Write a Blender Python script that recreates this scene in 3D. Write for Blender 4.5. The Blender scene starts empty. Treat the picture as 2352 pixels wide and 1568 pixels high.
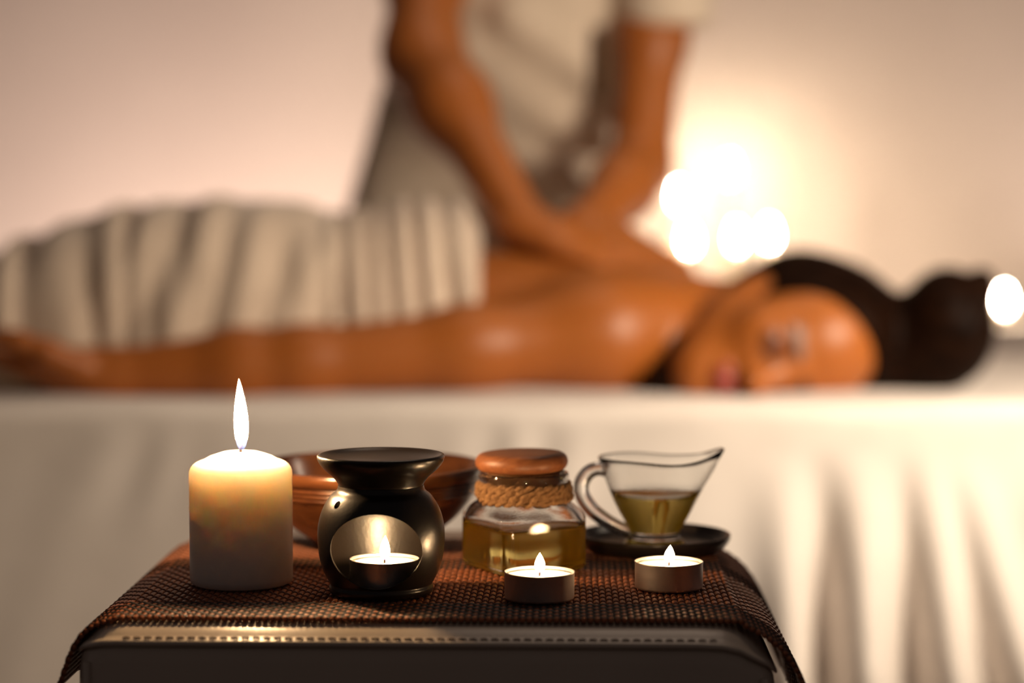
import bpy, bmesh, math, random
import numpy as np
from mathutils import Vector, Matrix

random.seed(7)
rng = np.random.default_rng(7)
scene = bpy.context.scene
col = scene.collection
PI = math.pi

# ------------------------------------------------------------------ camera
EYE = 0.87                      # camera height above the floor
FPX = 5000.0                    # focal length in pixels of the 2352 wide frame
PITCH = math.atan(324.0 / FPX)
cam_d = bpy.data.cameras.new('camera')
cam = bpy.data.objects.new('camera', cam_d)
col.objects.link(cam)
cam.location = (0, 0, EYE)
cam.rotation_euler = (PI / 2 - PITCH, 0, 0)
cam_d.sensor_width = 36.0
cam_d.lens = FPX / 2352 * 36.0
cam_d.clip_start = 0.05
cam_d.clip_end = 50
cam_d.dof.use_dof = True
cam_d.dof.focus_distance = 1.20
cam_d.dof.aperture_fstop = 2.9
scene.camera = cam

# ------------------------------------------------------------------ world, lights, exposure
world = bpy.data.worlds.new('room_ambience')
scene.world = world
world.use_nodes = True
world.node_tree.nodes['Background'].inputs[0].default_value = (0.80, 0.62, 0.56, 1)
world.node_tree.nodes['Background'].inputs[1].default_value = 0.045

def area_light(name, loc, target, size, power, color, spread=180.0):
    d = bpy.data.lights.new(name, 'AREA')
    d.shape = 'DISK'
    d.size = size
    d.energy = power
    d.color = color
    d.spread = math.radians(spread)
    o = bpy.data.objects.new(name, d)
    col.objects.link(o)
    o.location = loc
    o.rotation_euler = (Vector(target) - Vector(loc)).to_track_quat('-Z', 'Y').to_euler()
    return o

# a warm shaded lamp standing to the right between the stool and the massage table
area_light('floor_lamp_light', (0.88, 1.56, 1.15), (0.20, 2.5, 0.60), 0.36, 7.8, (1.0, 0.81, 0.61), 118.0)
# dim unseen overhead light, added as fill
area_light('overhead_fill_light', (0.3, 2.4, 2.75), (0.1, 2.9, 0.6), 0.9, 5.5, (1.0, 0.74, 0.55))
# unseen lights added low behind the table and beside the bench, brightening the wall
area_light('wall_fill_light', (-0.55, 3.66, 0.28), (-0.45, 4.3, 0.80), 0.5, 13.0, (1.0, 0.78, 0.66))
area_light('wall_fill_light', (1.62, 3.80, 0.30), (1.25, 4.3, 0.95), 0.5, 9.0, (1.0, 0.80, 0.68))

FLAME_FRONT = 320.0
FLAME_PILLAR = 1000.0
FLAME_BACK = 370.0

vs = scene.view_settings
vs.view_transform = 'Standard'
vs.look = 'None'
vs.exposure = 0.2
vs.gamma = 1.0
vs.use_curve_mapping = False
scene.cycles.use_denoising = True
scene.cycles.sample_clamp_indirect = 4.0
scene.cycles.max_bounces = 14
scene.cycles.transmission_bounces = 12
scene.cycles.transparent_max_bounces = 12

# ------------------------------------------------------------------ helpers: pixels to points
def ray(px, py):
    x = (px - 1176.0) / FPX
    yv = -(py - 784.0) / FPX
    c, s = math.cos(PITCH), math.sin(PITCH)
    return Vector((x, c + yv * s, -s + yv * c))

def at(px, py, Y):
    """point seen at the pixel, standing at depth Y"""
    r = ray(px, py)
    return Vector((0, 0, EYE)) + r * (Y / r.y)

def on(px, py, z):
    """point seen at the pixel, lying on the plane of height z"""
    r = ray(px, py)
    return Vector((0, 0, EYE)) + r * ((z - EYE) / r.z)

# ------------------------------------------------------------------ helpers: objects
def tag(o, label=None, cat=None, group=None, kind=None):
    if label: o['label'] = label
    if cat: o['category'] = cat
    if group: o['group'] = group
    if kind: o['kind'] = kind
    return o

def empty(name, loc=(0, 0, 0), rz=0.0):
    o = bpy.data.objects.new(name, None)
    o.empty_display_size = 0.02
    col.objects.link(o)
    o.location = loc
    o.rotation_euler = (0, 0, rz)
    return o

def mesh_obj(name, verts, faces, m, parent=None, smooth=True):
    me = bpy.data.meshes.new(name)
    me.from_pydata([tuple(v) for v in verts], [], [tuple(f) for f in faces])
    me.update()
    if smooth:
        me.polygons.foreach_set('use_smooth', [True] * len(me.polygons))
    if m: me.materials.append(m)
    o = bpy.data.objects.new(name, me)
    col.objects.link(o)
    if parent: o.parent = parent
    return o

def link_copy(name, src, parent, loc=(0, 0, 0), rot=(0, 0, 0), scale=(1, 1, 1)):
    o = bpy.data.objects.new(name, src.data)
    col.objects.link(o)
    o.parent = parent
    o.location = loc
    o.rotation_euler = rot
    o.scale = scale
    return o

def copy_tree(o, parent=None):
    c = o.copy()
    col.objects.link(c)
    c.parent = parent
    for ch in list(o.children):
        copy_tree(ch, c)
    return c

def lathe(profile, n=64):
    """profile: list of (r, z) from one axis end to the other"""
    V, Fc, rows = [], [], []
    for r, z in profile:
        if r < 1e-6:
            rows.append([len(V)]); V.append((0, 0, z))
        else:
            rows.append(list(range(len(V), len(V) + n)))
            for i in range(n):
                a = 2 * PI * i / n
                V.append((r * math.cos(a), r * math.sin(a), z))
    for A, B in zip(rows, rows[1:]):
        for i in range(n):
            j = (i + 1) % n
            if len(A) == 1 and len(B) == 1: continue
            if len(A) == 1: Fc.append((A[0], B[j], B[i]))
            elif len(B) == 1: Fc.append((A[i], A[j], B[0]))
            else: Fc.append((A[i], A[j], B[j], B[i]))
    return V, Fc

def smooth_profile(pts, sub=4):
    """Catmull-Rom through (r, z) points"""
    out = []
    P = [pts[0]] + list(pts) + [pts[-1]]
    for i in range(1, len(P) - 2):
        p0, p1, p2, p3 = P[i - 1], P[i], P[i + 1], P[i + 2]
        for s in range(sub):
            t = s / sub
            q = []
            for k in range(len(p1)):
                a, b, c, d = p0[k], p1[k], p2[k], p3[k]
                q.append(0.5 * (2 * b + (c - a) * t + (2 * a - 5 * b + 4 * c - d) * t * t + (3 * b - a - 3 * c + d) * t ** 3))
            out.append(tuple(q))
    out.append(tuple(pts[-1]))
    return out

def tube(path, rad, n=8, caps=True, flat=1.0):
    """swept tube; rad a number or one per point"""
    V, Fc = [], []
    path = [Vector(p) for p in path]
    N = len(path)
    if not hasattr(rad, '__len__'): rad = [rad] * N
    up = None
    for i in range(N):
        t = (path[min(i + 1, N - 1)] - path[max(i - 1, 0)]).normalized()
        if up is None:
            up = Vector((0, 0, 1)) if abs(t.z) < 0.9 else Vector((0, 1, 0))
        a = t.cross(up)
        if a.length < 1e-6: a = t.cross(Vector((1, 0, 0)))
        a.normalize()
        b = a.cross(t).normalized()
        up = b
        for k in range(n):
            g = 2 * PI * k / n
            V.append(path[i] + a * (rad[i] * math.cos(g)) + b * (rad[i] * flat * math.sin(g)))
    for i in range(N - 1):
        for k in range(n):
            l = (k + 1) % n
            Fc.append((i * n + k, i * n + l, (i + 1) * n + l, (i + 1) * n + k))
    if caps:
        Fc.append(tuple(reversed(range(n))))
        Fc.append(tuple((N - 1) * n + k for k in range(n)))
    return V, Fc

def loft(rings, cap0=True, cap1=True):
    n = len(rings[0])
    V = [p for r in rings for p in r]
    Fc = []
    for i in range(len(rings) - 1):
        for k in range(n):
            l = (k + 1) % n
            Fc.append((i * n + k, i * n + l, (i + 1) * n + l, (i + 1) * n + k))
    if cap0: Fc.append(tuple(reversed(range(n))))
    if cap1: Fc.append(tuple((len(rings) - 1) * n + k for k in range(n)))
    return V, Fc

def merge(*parts):
    V, Fc = [], []
    for v, f in parts:
        o = len(V)
        V += list(v)
        Fc += [tuple(i + o for i in q) for q in f]
    return V, Fc

def box(cx, cy, cz, sx, sy, sz, bev=0.0):
    bm = bmesh.new()
    bmesh.ops.create_cube(bm, size=1.0)
    for v in bm.verts:
        v.co = Vector((cx + v.co.x * sx, cy + v.co.y * sy, cz + v.co.z * sz))
    if bev > 0:
        bmesh.ops.bevel(bm, geom=list(bm.edges), offset=bev, segments=3, affect='EDGES', profile=0.5)
    bm.verts.index_update()
    V = [tuple(v.co) for v in bm.verts]
    Fc = [tuple(v.index for v in f.verts) for f in bm.faces]
    bm.free()
    return V, Fc

# ------------------------------------------------------------------ helpers: signed-distance bodies
class Field:
    def __init__(self, lo, hi, h):
        self.lo = np.array(lo, float)
        self.h = h
        self.n = np.ceil((np.array(hi, float) - self.lo) / h).astype(int) + 1
        self.f = np.full(self.n, 0.5, np.float32)
        self.ax = [self.lo[i] + np.arange(self.n[i]) * h for i in range(3)]
    def window(self, lo, hi, pad):
        a = np.clip(np.floor((np.array(lo) - pad - self.lo) / self.h).astype(int), 0, self.n)
        b = np.clip(np.ceil((np.array(hi) + pad - self.lo) / self.h).astype(int) + 1, 0, self.n)
        sl = tuple(slice(int(a[i]), int(b[i])) for i in range(3))
        X, Y, Z = np.meshgrid(*[self.ax[i][sl[i]] for i in range(3)], indexing='ij')
        return sl, X, Y, Z
    def mix(self, sl, d, k, op):
        if d.size == 0: return
        f = self.f[sl]
        d = d.astype(np.float32)
        if op == 'add':
            h = np.maximum(k - np.abs(f - d), 0) / k
            self.f[sl] = np.minimum(f, d) - h * h * k / 4
        else:
            d = -d
            h = np.maximum(k - np.abs(f - d), 0) / k
            self.f[sl] = np.maximum(f, d) + h * h * k / 4
    def cap(self, a, b, ra, rb, k=0.02, op='add', flat=1.0):
        a = np.array(a, float); b = np.array(b, float)
        m = max(ra, rb)
        sl, X, Y, Z = self.window(np.minimum(a, b) - m, np.maximum(a, b) + m, k + 0.03)
        Y = a[1] + (Y - a[1]) * flat
        d = b - a
        L = float(d @ d) + 1e-12
        t = np.clip(((X - a[0]) * d[0] + (Y - a[1]) * d[1] + (Z - a[2]) * d[2]) / L, 0, 1)
        q = np.sqrt((X - a[0] - t * d[0]) ** 2 + (Y - a[1] - t * d[1]) ** 2 + (Z - a[2] - t * d[2]) ** 2)
        self.mix(sl, q - (ra + (rb - ra) * t), k, op)
    def ell(self, c, r, k=0.02, axes=None, op='add'):
        c = np.array(c, float); r = np.array(r, float)
        m = np.full(3, r.max()) if axes is not None else r
        sl, X, Y, Z = self.window(c - m, c + m, k + 0.03)
        x, y, z = X - c[0], Y - c[1], Z - c[2]
        if axes is not None:
            A = np.array(axes, float)
            x, y, z = [A[i][0] * x + A[i][1] * y + A[i][2] * z for i in range(3)]
        k0 = np.sqrt((x / r[0]) ** 2 + (y / r[1]) ** 2 + (z / r[2]) ** 2)
        k1 = np.sqrt((x / r[0] ** 2) ** 2 + (y / r[1] ** 2) ** 2 + (z / r[2] ** 2) ** 2) + 1e-9
        self.mix(sl, k0 * (k0 - 1) / k1, k, op)
    def chain(self, pts, k=0.02):
        for (a, ra), (b, rb) in zip(pts, pts[1:]):
            self.cap(a, b, ra, rb, k)
    def mesh(self):
        f = self.f
        ins = f < 0
        nx, ny, nz = f.shape
        cnt = np.zeros((nx - 1, ny - 1, nz - 1), np.int8)
        for dx in (0, 1):
            for dy in (0, 1):
                for dz in (0, 1):
                    cnt += ins[dx:nx - 1 + dx, dy:ny - 1 + dy, dz:nz - 1 + dz]
        act = (cnt > 0) & (cnt < 8)
        I = np.argwhere(act)
        idx = -np.ones(act.shape, np.int64)
        idx[tuple(I.T)] = np.arange(len(I))
        acc = np.zeros((len(I), 3)); num = np.zeros(len(I))
        for ax in range(3):
            o1, o2 = [a for a in range(3) if a != ax]
            for u in (0, 1):
                for v in (0, 1):
                    p = I.copy(); p[:, o1] += u; p[:, o2] += v
                    q = p.copy(); q[:, ax] += 1
                    fa = f[tuple(p.T)]; fb = f[tuple(q.T)]
                    m = (fa < 0) != (fb < 0)
                    t = np.where(m, fa / np.where(m, fa - fb, 1), 0)
                    pos = p.astype(float); pos[:, ax] += t
                    acc[m] += pos[m]; num[m] += 1
        V = acc / num[:, None] * self.h + self.lo
        quads = []
        for ax in range(3):
            o1, o2 = (ax + 1) % 3, (ax + 2) % 3
            sa = [slice(None)] * 3; sb = [slice(None)] * 3
            sa[ax] = slice(0, -1); sb[ax] = slice(1, None)
            ch = ins[tuple(sa)] != ins[tuple(sb)]
            E = np.argwhere(ch)
            E = E[(E[:, o1] > 0) & (E[:, o2] > 0) & (E[:, o1] < f.shape[o1] - 1) & (E[:, o2] < f.shape[o2] - 1)]
            c00 = E.copy(); c00[:, o1] -= 1; c00[:, o2] -= 1
            c10 = E.copy(); c10[:, o2] -= 1
            c01 = E.copy(); c01[:, o1] -= 1
            q = np.stack([idx[tuple(c00.T)], idx[tuple(c10.T)], idx[tuple(E.T)], idx[tuple(c01.T)]], 1)
            flip = ~ins[tuple(E.T)]
            q[flip] = q[flip][:, ::-1]
            quads.append(q)
        return V, np.concatenate(quads)
    def build(self, name, m, parent=None):
        V, Q = self.mesh()
        return mesh_obj(name, V.tolist(), Q.tolist(), m, parent)

# ------------------------------------------------------------------ materials
def mat(name):
    m = bpy.data.materials.new(name)
    m.use_nodes = True
    return m, m.node_tree.nodes, m.node_tree.links, m.node_tree.nodes['Principled BSDF']

def noise_mat(name, c1, c2, scale=20.0, rough=0.6, bump=0.0, bscale=None, stretch=(1, 1, 1), detail=4.0,
              spec=0.5, metal=0.0, sss=0.0, sssr=(1, 0.5, 0.25), ssss=0.01, sheen=0.0, coat=0.0, lo=0.3, hi=0.7):
    m, N, L, b = mat(name)
    tc = N.new('ShaderNodeTexCoord')
    mp = N.new('ShaderNodeMapping')
    mp.inputs['Scale'].default_value = stretch
    nz = N.new('ShaderNodeTexNoise')
    nz.inputs['Scale'].default_value = scale
    nz.inputs['Detail'].default_value = detail
    cr = N.new('ShaderNodeValToRGB')
    cr.color_ramp.elements[0].position = lo
    cr.color_ramp.elements[1].position = hi
    cr.color_ramp.elements[0].color = (*c1, 1)
    cr.color_ramp.elements[1].color = (*c2, 1)
    L.new(tc.outputs['Object'], mp.inputs['Vector'])
    L.new(mp.outputs['Vector'], nz.inputs['Vector'])
    L.new(nz.outputs['Fac'], cr.inputs['Fac'])
    L.new(cr.outputs['Color'], b.inputs['Base Color'])
    b.inputs['Roughness'].default_value = rough
    b.inputs['Specular IOR Level'].default_value = spec
    b.inputs['Metallic'].default_value = metal
    if sss > 0:
        b.inputs['Subsurface Weight'].default_value = sss
        b.inputs['Subsurface Radius'].default_value = sssr
        b.inputs['Subsurface Scale'].default_value = ssss
    if sheen > 0: b.inputs['Sheen Weight'].default_value = sheen
    if coat > 0:
        b.inputs['Coat Weight'].default_value = coat
        b.inputs['Coat Roughness'].default_value = 0.12
    if bump > 0:
        n2 = N.new('ShaderNodeTexNoise')
        n2.inputs['Scale'].default_value = bscale or scale * 4
        n2.inputs['Detail'].default_value = 3
        L.new(mp.outputs['Vector'], n2.inputs['Vector'])
        bp = N.new('ShaderNodeBump')
        bp.inputs['Strength'].default_value = bump
        bp.inputs['Distance'].default_value = 0.002
        L.new(n2.outputs['Fac'], bp.inputs['Height'])
        L.new(bp.outputs['Normal'], b.inputs['Normal'])
    return m

M = {}
M['wall'] = noise_mat('wall_plaster', (0.66, 0.56, 0.50), (0.70, 0.60, 0.535), 3, 0.9, 0.1, 60)
M['floor'] = noise_mat('floor_wood', (0.07, 0.035, 0.02), (0.13, 0.065, 0.035), 6, 0.4, 0.05, 40, (1, 12, 1))
M['sheet'] = noise_mat('white_cotton', (0.76, 0.70, 0.65), (0.80, 0.74, 0.69), 30, 0.85, 0.05, 700)
M['towel'] = noise_mat('beige_terry', (0.60, 0.485, 0.385), (0.67, 0.55, 0.44), 60, 0.95, 0.5, 500, sheen=0.3)
M['tunic'] = noise_mat('cream_linen', (0.63, 0.525, 0.415), (0.69, 0.58, 0.465), 40, 0.9, 0.3, 500)
M['trousers'] = noise_mat('taupe_cotton', (0.36, 0.30, 0.27), (0.42, 0.35, 0.31), 40, 0.9, 0.3, 500)
M['hair'] = noise_mat('dark_brown_hair', (0.0025, 0.001, 0.0007), (0.014, 0.005, 0.002), 90, 0.5, 0.3, 160, (0.25, 1, 1), spec=0.04)
M['leather'] = noise_mat('cream_leather', (0.56, 0.48, 0.40), (0.61, 0.53, 0.44), 14, 0.33, 0.08, 900)
M['stitch'] = noise_mat('stitch_thread', (0.34, 0.27, 0.22), (0.42, 0.34, 0.27), 200, 0.8)
M['foot'] = noise_mat('dark_wood', (0.03, 0.015, 0.01), (0.06, 0.03, 0.02), 20, 0.4)
M['cord'] = noise_mat('mat_cord_brown', (0.30, 0.086, 0.029), (0.44, 0.145, 0.053), 260, 0.42, 0.25, 900, (1, 0.3, 1), spec=0.6)
M['weft_brown'] = noise_mat('mat_thread_brown', (0.15, 0.060, 0.035), (0.22, 0.09, 0.05), 300, 0.5)
M['weft_black'] = noise_mat('mat_thread_black', (0.010, 0.006, 0.005), (0.025, 0.013, 0.010), 300, 0.55)
M['ceramic'] = noise_mat('black_ceramic', (0.009, 0.0065, 0.005), (0.014, 0.010, 0.008), 60, 0.30, 0.04, 500, spec=0.5)
M['saucer'] = noise_mat('black_stoneware', (0.016, 0.012, 0.011), (0.026, 0.019, 0.018), 60, 0.30, 0.03, 500)
M['bowl'] = noise_mat('polished_brown_wood', (0.055, 0.017, 0.006), (0.17, 0.062, 0.020), 26, 0.26, 0.06, 120, (1, 1, 4), coat=0.35)
M['lid'] = noise_mat('lid_beech_wood', (0.20, 0.066, 0.024), (0.34, 0.125, 0.046), 60, 0.45, 0.08, 200, (1, 7, 7))
M['cork'] = noise_mat('stopper_wood', (0.30, 0.14, 0.06), (0.40, 0.2, 0.09), 90, 0.6)
M['twine'] = noise_mat('jute_twine', (0.19, 0.090, 0.032), (0.36, 0.195, 0.080), 400, 0.85, 0.6, 1500)
M['alu'] = noise_mat('tealight_aluminium', (0.70, 0.66, 0.64), (0.78, 0.74, 0.72), 40, 0.45, 0.06, 300, metal=1.0)
M['wick'] = noise_mat('burnt_wick', (0.02, 0.012, 0.01), (0.06, 0.035, 0.03), 900, 0.9)
M['wax'] = noise_mat('white_wax', (0.86, 0.80, 0.72), (0.88, 0.82, 0.74), 12, 0.42, 0.02, 60,
                     sss=1.0, sssr=(1.0, 0.93, 0.86), ssss=0.022)
M['wax_small'] = noise_mat('tealight_wax', (0.90, 0.87, 0.80), (0.92, 0.89, 0.82), 30, 0.3, 0.0, None,
                           sss=1.0, sssr=(1.0, 0.8, 0.6), ssss=0.006)
M['bench'] = noise_mat('bench_cloth', (0.42, 0.37, 0.33), (0.48, 0.42, 0.37), 30, 0.9)
M['wax_taper'] = noise_mat('ivory_taper_wax', (0.40, 0.30, 0.20), (0.46, 0.35, 0.24), 20, 0.5)
M['metal'] = noise_mat('grey_steel', (0.3, 0.3, 0.3), (0.4, 0.4, 0.4), 30, 0.4, metal=1.0)

def glass_mat(name, color, rough, ior):
    m, N, L, b = mat(name)
    b.inputs['Base Color'].default_value = (*color, 1)
    b.inputs['Roughness'].default_value = rough
    b.inputs['IOR'].default_value = ior
    b.inputs['Transmission Weight'].default_value = 1.0
    nz = N.new('ShaderNodeTexNoise')
    nz.inputs['Scale'].default_value = 90
    bp = N.new('ShaderNodeBump')
    bp.inputs['Strength'].default_value = 0.04
    bp.inputs['Distance'].default_value = 0.001
    L.new(nz.outputs['Fac'], bp.inputs['Height'])
    if ior > 1.1: L.new(bp.outputs['Normal'], b.inputs['Normal'])
    return m
M['glass'] = glass_mat('clear_glass', (0.98, 0.985, 0.98), 0.0, 1.48)
M['oil'] = glass_mat('golden_oil', (0.99, 0.87, 0.32), 0.02, 1.02)
def oil_glow(m, color, fac):
    """translucent colour mixed into clear oil, imitating the glow of light through it"""
    N, L = m.node_tree.nodes, m.node_tree.links
    tr = N.new('ShaderNodeBsdfTranslucent')
    tr.inputs['Color'].default_value = (*color, 1)
    mx = N.new('ShaderNodeMixShader')
    mx.inputs[0].default_value = fac
    L.new(N['Principled BSDF'].outputs[0], mx.inputs[1])
    L.new(tr.outputs[0], mx.inputs[2])
    L.new(mx.outputs[0], N['Material Output'].inputs['Surface'])
oil_glow(M['oil'], (1.0, 0.76, 0.14), 0.45)
M['oil_jar'] = glass_mat('amber_oil', (1.0, 0.85, 0.32), 0.02, 1.02)
oil_glow(M['oil_jar'], (1.0, 0.70, 0.10), 0.35)

def flame_mat(name, strength, z0, z1, c=(1.0, 0.62, 0.30)):
    """white-hot body, blue thin foot"""
    m = bpy.data.materials.new(name)
    m.use_nodes = True
    N, L = m.node_tree.nodes, m.node_tree.links
    N.clear()
    out = N.new('ShaderNodeOutputMaterial')
    em = N.new('ShaderNodeEmission')
    tr = N.new('ShaderNodeBsdfTransparent')
    mx = N.new('ShaderNodeMixShader')
    tc = N.new('ShaderNodeTexCoord')
    sp = N.new('ShaderNodeSeparateXYZ')
    mr = N.new('ShaderNodeMapRange')
    mr.inputs['From Min'].default_value = z0
    mr.inputs['From Max'].default_value = z1
    L.new(tc.outputs['Object'], sp.inputs[0])
    L.new(sp.outputs['Z'], mr.inputs['Value'])
    cr = N.new('ShaderNodeValToRGB')
    e = cr.color_ramp.elements
    e[0].position = 0.0; e[0].color = (0.5 / strength, 0.6 / strength, 1.3 / strength, 1)
    e[1].position = 0.34; e[1].color = (*c, 1)
    n = cr.color_ramp.elements.new(0.14); n.color = (2.2 / strength, 2.3 / strength, 3.2 / strength, 1)
    L.new(mr.outputs['Result'], cr.inputs['Fac'])
    L.new(cr.outputs['Color'], em.inputs['Color'])
    em.inputs['Strength'].default_value = strength
    al = N.new('ShaderNodeValToRGB')
    al.color_ramp.elements[0].position = 0.0; al.color_ramp.elements[0].color = (0.25, 0.25, 0.25, 1)
    al.color_ramp.elements[1].position = 0.28; al.color_ramp.elements[1].color = (1, 1, 1, 1)
    L.new(mr.outputs['Result'], al.inputs['Fac'])
    L.new(al.outputs['Color'], mx.inputs[0])
    L.new(tr.outputs[0], mx.inputs[1])
    L.new(em.outputs[0], mx.inputs[2])
    L.new(mx.outputs[0], out.inputs['Surface'])
    return m
M['flame_pillar'] = flame_mat('flame_pillar', FLAME_PILLAR, 0.0, 0.040)
M['flame_tea'] = flame_mat('flame_tealight', FLAME_FRONT, 0.0, 0.0135)
M['flame_back'] = flame_mat('flame_background', FLAME_BACK, -0.02, 0.030, (1.0, 0.80, 0.58))

def skin_mat(name):
    m, N, L, b = mat(name)
    at_ = N.new('ShaderNodeAttribute')
    at_.attribute_name = 'skin_tone'
    nz = N.new('ShaderNodeTexNoise')
    nz.inputs['Scale'].default_value = 14
    nz.inputs['Detail'].default_value = 4
    cr = N.new('ShaderNodeValToRGB')
    cr.color_ramp.elements[0].color = (0.88, 0.86, 0.86, 1)
    cr.color_ramp.elements[1].color = (1.0, 1.0, 1.0, 1)
    mx = N.new('ShaderNodeMixRGB')
    mx.blend_type = 'MULTIPLY'
    mx.inputs[0].default_value = 1.0
    L.new(nz.outputs['Fac'], cr.inputs['Fac'])
    L.new(at_.outputs['Color'], mx.inputs[1])
    L.new(cr.outputs['Color'], mx.inputs[2])
    L.new(mx.outputs[0], b.inputs['Base Color'])
    b.inputs['Roughness'].default_value = 0.43
    b.inputs['Specular IOR Level'].default_value = 0.4
    b.inputs['Subsurface Weight'].default_value = 0.15
    b.inputs['Subsurface Radius'].default_value = (1, 0.35, 0.15)
    b.inputs['Subsurface Scale'].default_value = 0.006
    return m
M['skin'] = skin_mat('tanned_skin')

def skin_tone(o, base, spots, centre, front):
    """spots: (point, radius, colour) of lips, brows, lashes and painted eye-socket shade"""
    me = o.data
    n = len(me.vertices)
    co = np.empty(n * 3, np.float32)
    me.vertices.foreach_get('co', co)
    co = co.reshape(-1, 3)
    c = np.tile(np.array([*base, 1.0], np.float32), (n, 1))
    fr = np.array(front, np.float32)
    ahead = (co - np.array(centre, np.float32)) @ fr
    for p, r, cc in spots:
        v = co - np.array(p, np.float32)
        v = v - (v @ fr)[:, None] * fr                 # measured across the face
        d = np.sqrt((v ** 2).sum(1)) + np.where(ahead > 0.035, 0.0, 1.0)
        w = np.clip((r - d) / (0.45 * r), 0, 1)[:, None]
        c = c * (1 - w) + np.array([*cc, 1.0], np.float32) * w
    a = me.color_attributes.new('skin_tone', 'FLOAT_COLOR', 'POINT')
    a.data.foreach_set('color', c.ravel())

# ================================================================== the room
o = mesh_obj('floor', *box(0, 1.9, -0.05, 7.0, 6.2, 0.1), M['floor'], smooth=False); tag(o, kind='structure')
o = mesh_obj('wall_back', *box(0, 4.36, 1.45, 7.0, 0.12, 2.9), M['wall'], smooth=False); tag(o, kind='structure')
o = mesh_obj('baseboard_back', *box(0, 4.29, 0.05, 7.0, 0.02, 0.10, 0.004), M['bench'], smooth=False); tag(o, kind='structure')

# ================================================================== massage table and its sheet
TT = 0.665                      # top of the sheet on the table
TY0, TY1 = 2.19, 2.90           # near and far edge
TX0, TX1 = -1.30, 0.78
mt = empty('massage_table', (-0.26, 2.545, 0))
tag(mt, 'massage table standing under the long white sheet', 'table')
def local(parent, V):
    l = parent.location
    return [(v[0] - l.x, v[1] - l.y, v[2] - l.z) for v in V]
def part(name, VF, m, parent, smooth=True):
    return mesh_obj(name, local(parent, VF[0]), VF[1], m, parent, smooth)
part('cushion', box(-0.26, 2.545, TT - 0.050, 2.04, 0.675, 0.085, 0.03), M['sheet'], mt)
part('frame', box(-0.26, 2.545, TT - 0.115, 1.9, 0.60, 0.04, 0.004), M['foot'], mt, False)
for sx in (-1.10, 0.58):
    for sy in (2.28, 2.81):
        part('leg', tube([(sx, sy, 0.0), (sx, sy, TT - 0.12)], 0.022, 12), M['foot'], mt)

# sheet: one cloth, flat on top, rounded over the near edge, hanging in folds
def bump_fold(x, c, w):
    return np.exp(-((x - c) / w) ** 2)
NX, NT = 420, 90
xs = np.linspace(TX0, TX1 + 0.02, NX)
drop = 0.60
prof = []                                  # (kind, y, z, hang)
for y in np.linspace(TY1 - 0.005, TY0 + 0.018, 16): prof.append((y, TT, 0.0))
for a in np.linspace(0.12, PI / 2, 8): prof.append((TY0 + 0.018 - 0.018 * math.sin(a), TT - 0.018 + 0.018 * math.cos(a), 0.0))
for t in np.linspace(0.012, drop, 64): prof.append((TY0, TT - 0.018 - t, t))
def hang_fold(x, t):
    """forward bulge of the hanging sheet: x in metres, t metres below the edge"""
    def fan(px, spread):                  # a fold running down and leaning outwards
        x0 = (px - 1176) / FPX * TY0
        return x0 + spread * t
    r = np.clip((t - 0.03) / 0.22, 0, 1) ** 1.2
    r2 = np.clip(t / 0.10, 0, 1)
    d = 0.0
    d = d + 0.052 * r * bump_fold(x, fan(1800, 0.05), 0.030)
    d = d - 0.070 * r * bump_fold(x, fan(1890, 0.02), 0.022)
    d = d + 0.060 * r * bump_fold(x, fan(1975, 0.00), 0.030)
    d = d - 0.030 * r * bump_fold(x, fan(2075, 0.05), 0.014)
    d = d + 0.050 * r * bump_fold(x, fan(2130, 0.10), 0.022)
    d = d - 0.012 * r * bump_fold(x, fan(2170, 0.18), 0.012)
    d = d + 0.042 * r * bump_fold(x, fan(2205, 0.26), 0.024)
    d = d + 0.015 * r * bump_fold(x, fan(2350, 0.30), 0.05)
    d = d + 0.018 * r * bump_fold(x, fan(1560, 0.05), 0.05)
    d = d + 0.016 * r * bump_fold(x, fan(1330, -0.10), 0.045)
    left = 1 / (1 + np.exp((x - 0.05) / 0.06))
    d = d + left * r2 * 0.0022 * np.sin(x * 47 + 26 * t + 1.8 * np.sin(x * 13)) * (0.6 + 0.4 * np.sin(x * 9 + 2))
    d = d + left * r * 0.009 * np.sin(x * 15 + 6 * t + 0.9 + 0.8 * np.sin(x * 6.0))
    d = d + left * r * 0.016 * np.sin(x * 7.5 + 4 * t)
    # small creases pulled down from the edge
    d = d + 0.0035 * np.exp(-((t - 0.05) / 0.05) ** 2) * np.sin(x * 70 + 40 * t + 2.4 * np.sin(x * 19)) * (0.5 + 0.5 * np.sin(x * 11 + 1))
    return d
V = []
for (y, z, t) in prof:
    if t > 0:
        dd = hang_fold(xs, t)
        yy = TY0 - dd - 0.02 * t
    else:
        yy = np.full(NX, y)
    zz = np.full(NX, z) + (0.0016 * np.sin(xs * 21 + y * 33) if t == 0 else 0.0)
    V += [(xs[i], yy[i], zz[i]) for i in range(NX)]
Fq = [(r * NX + i, (r + 1) * NX + i, (r + 1) * NX + i + 1, r * NX + i + 1) for r in range(len(prof) - 1) for i in range(NX - 1)]
sheet = mesh_obj('bed_sheet', V, Fq, M['sheet'])
sm = sheet.modifiers.new('thickness', 'SOLIDIFY'); sm.thickness = 0.002; sm.offset = 0
tag(sheet, 'white cotton sheet spread over the massage table, hanging down in folds', 'sheet')

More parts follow.
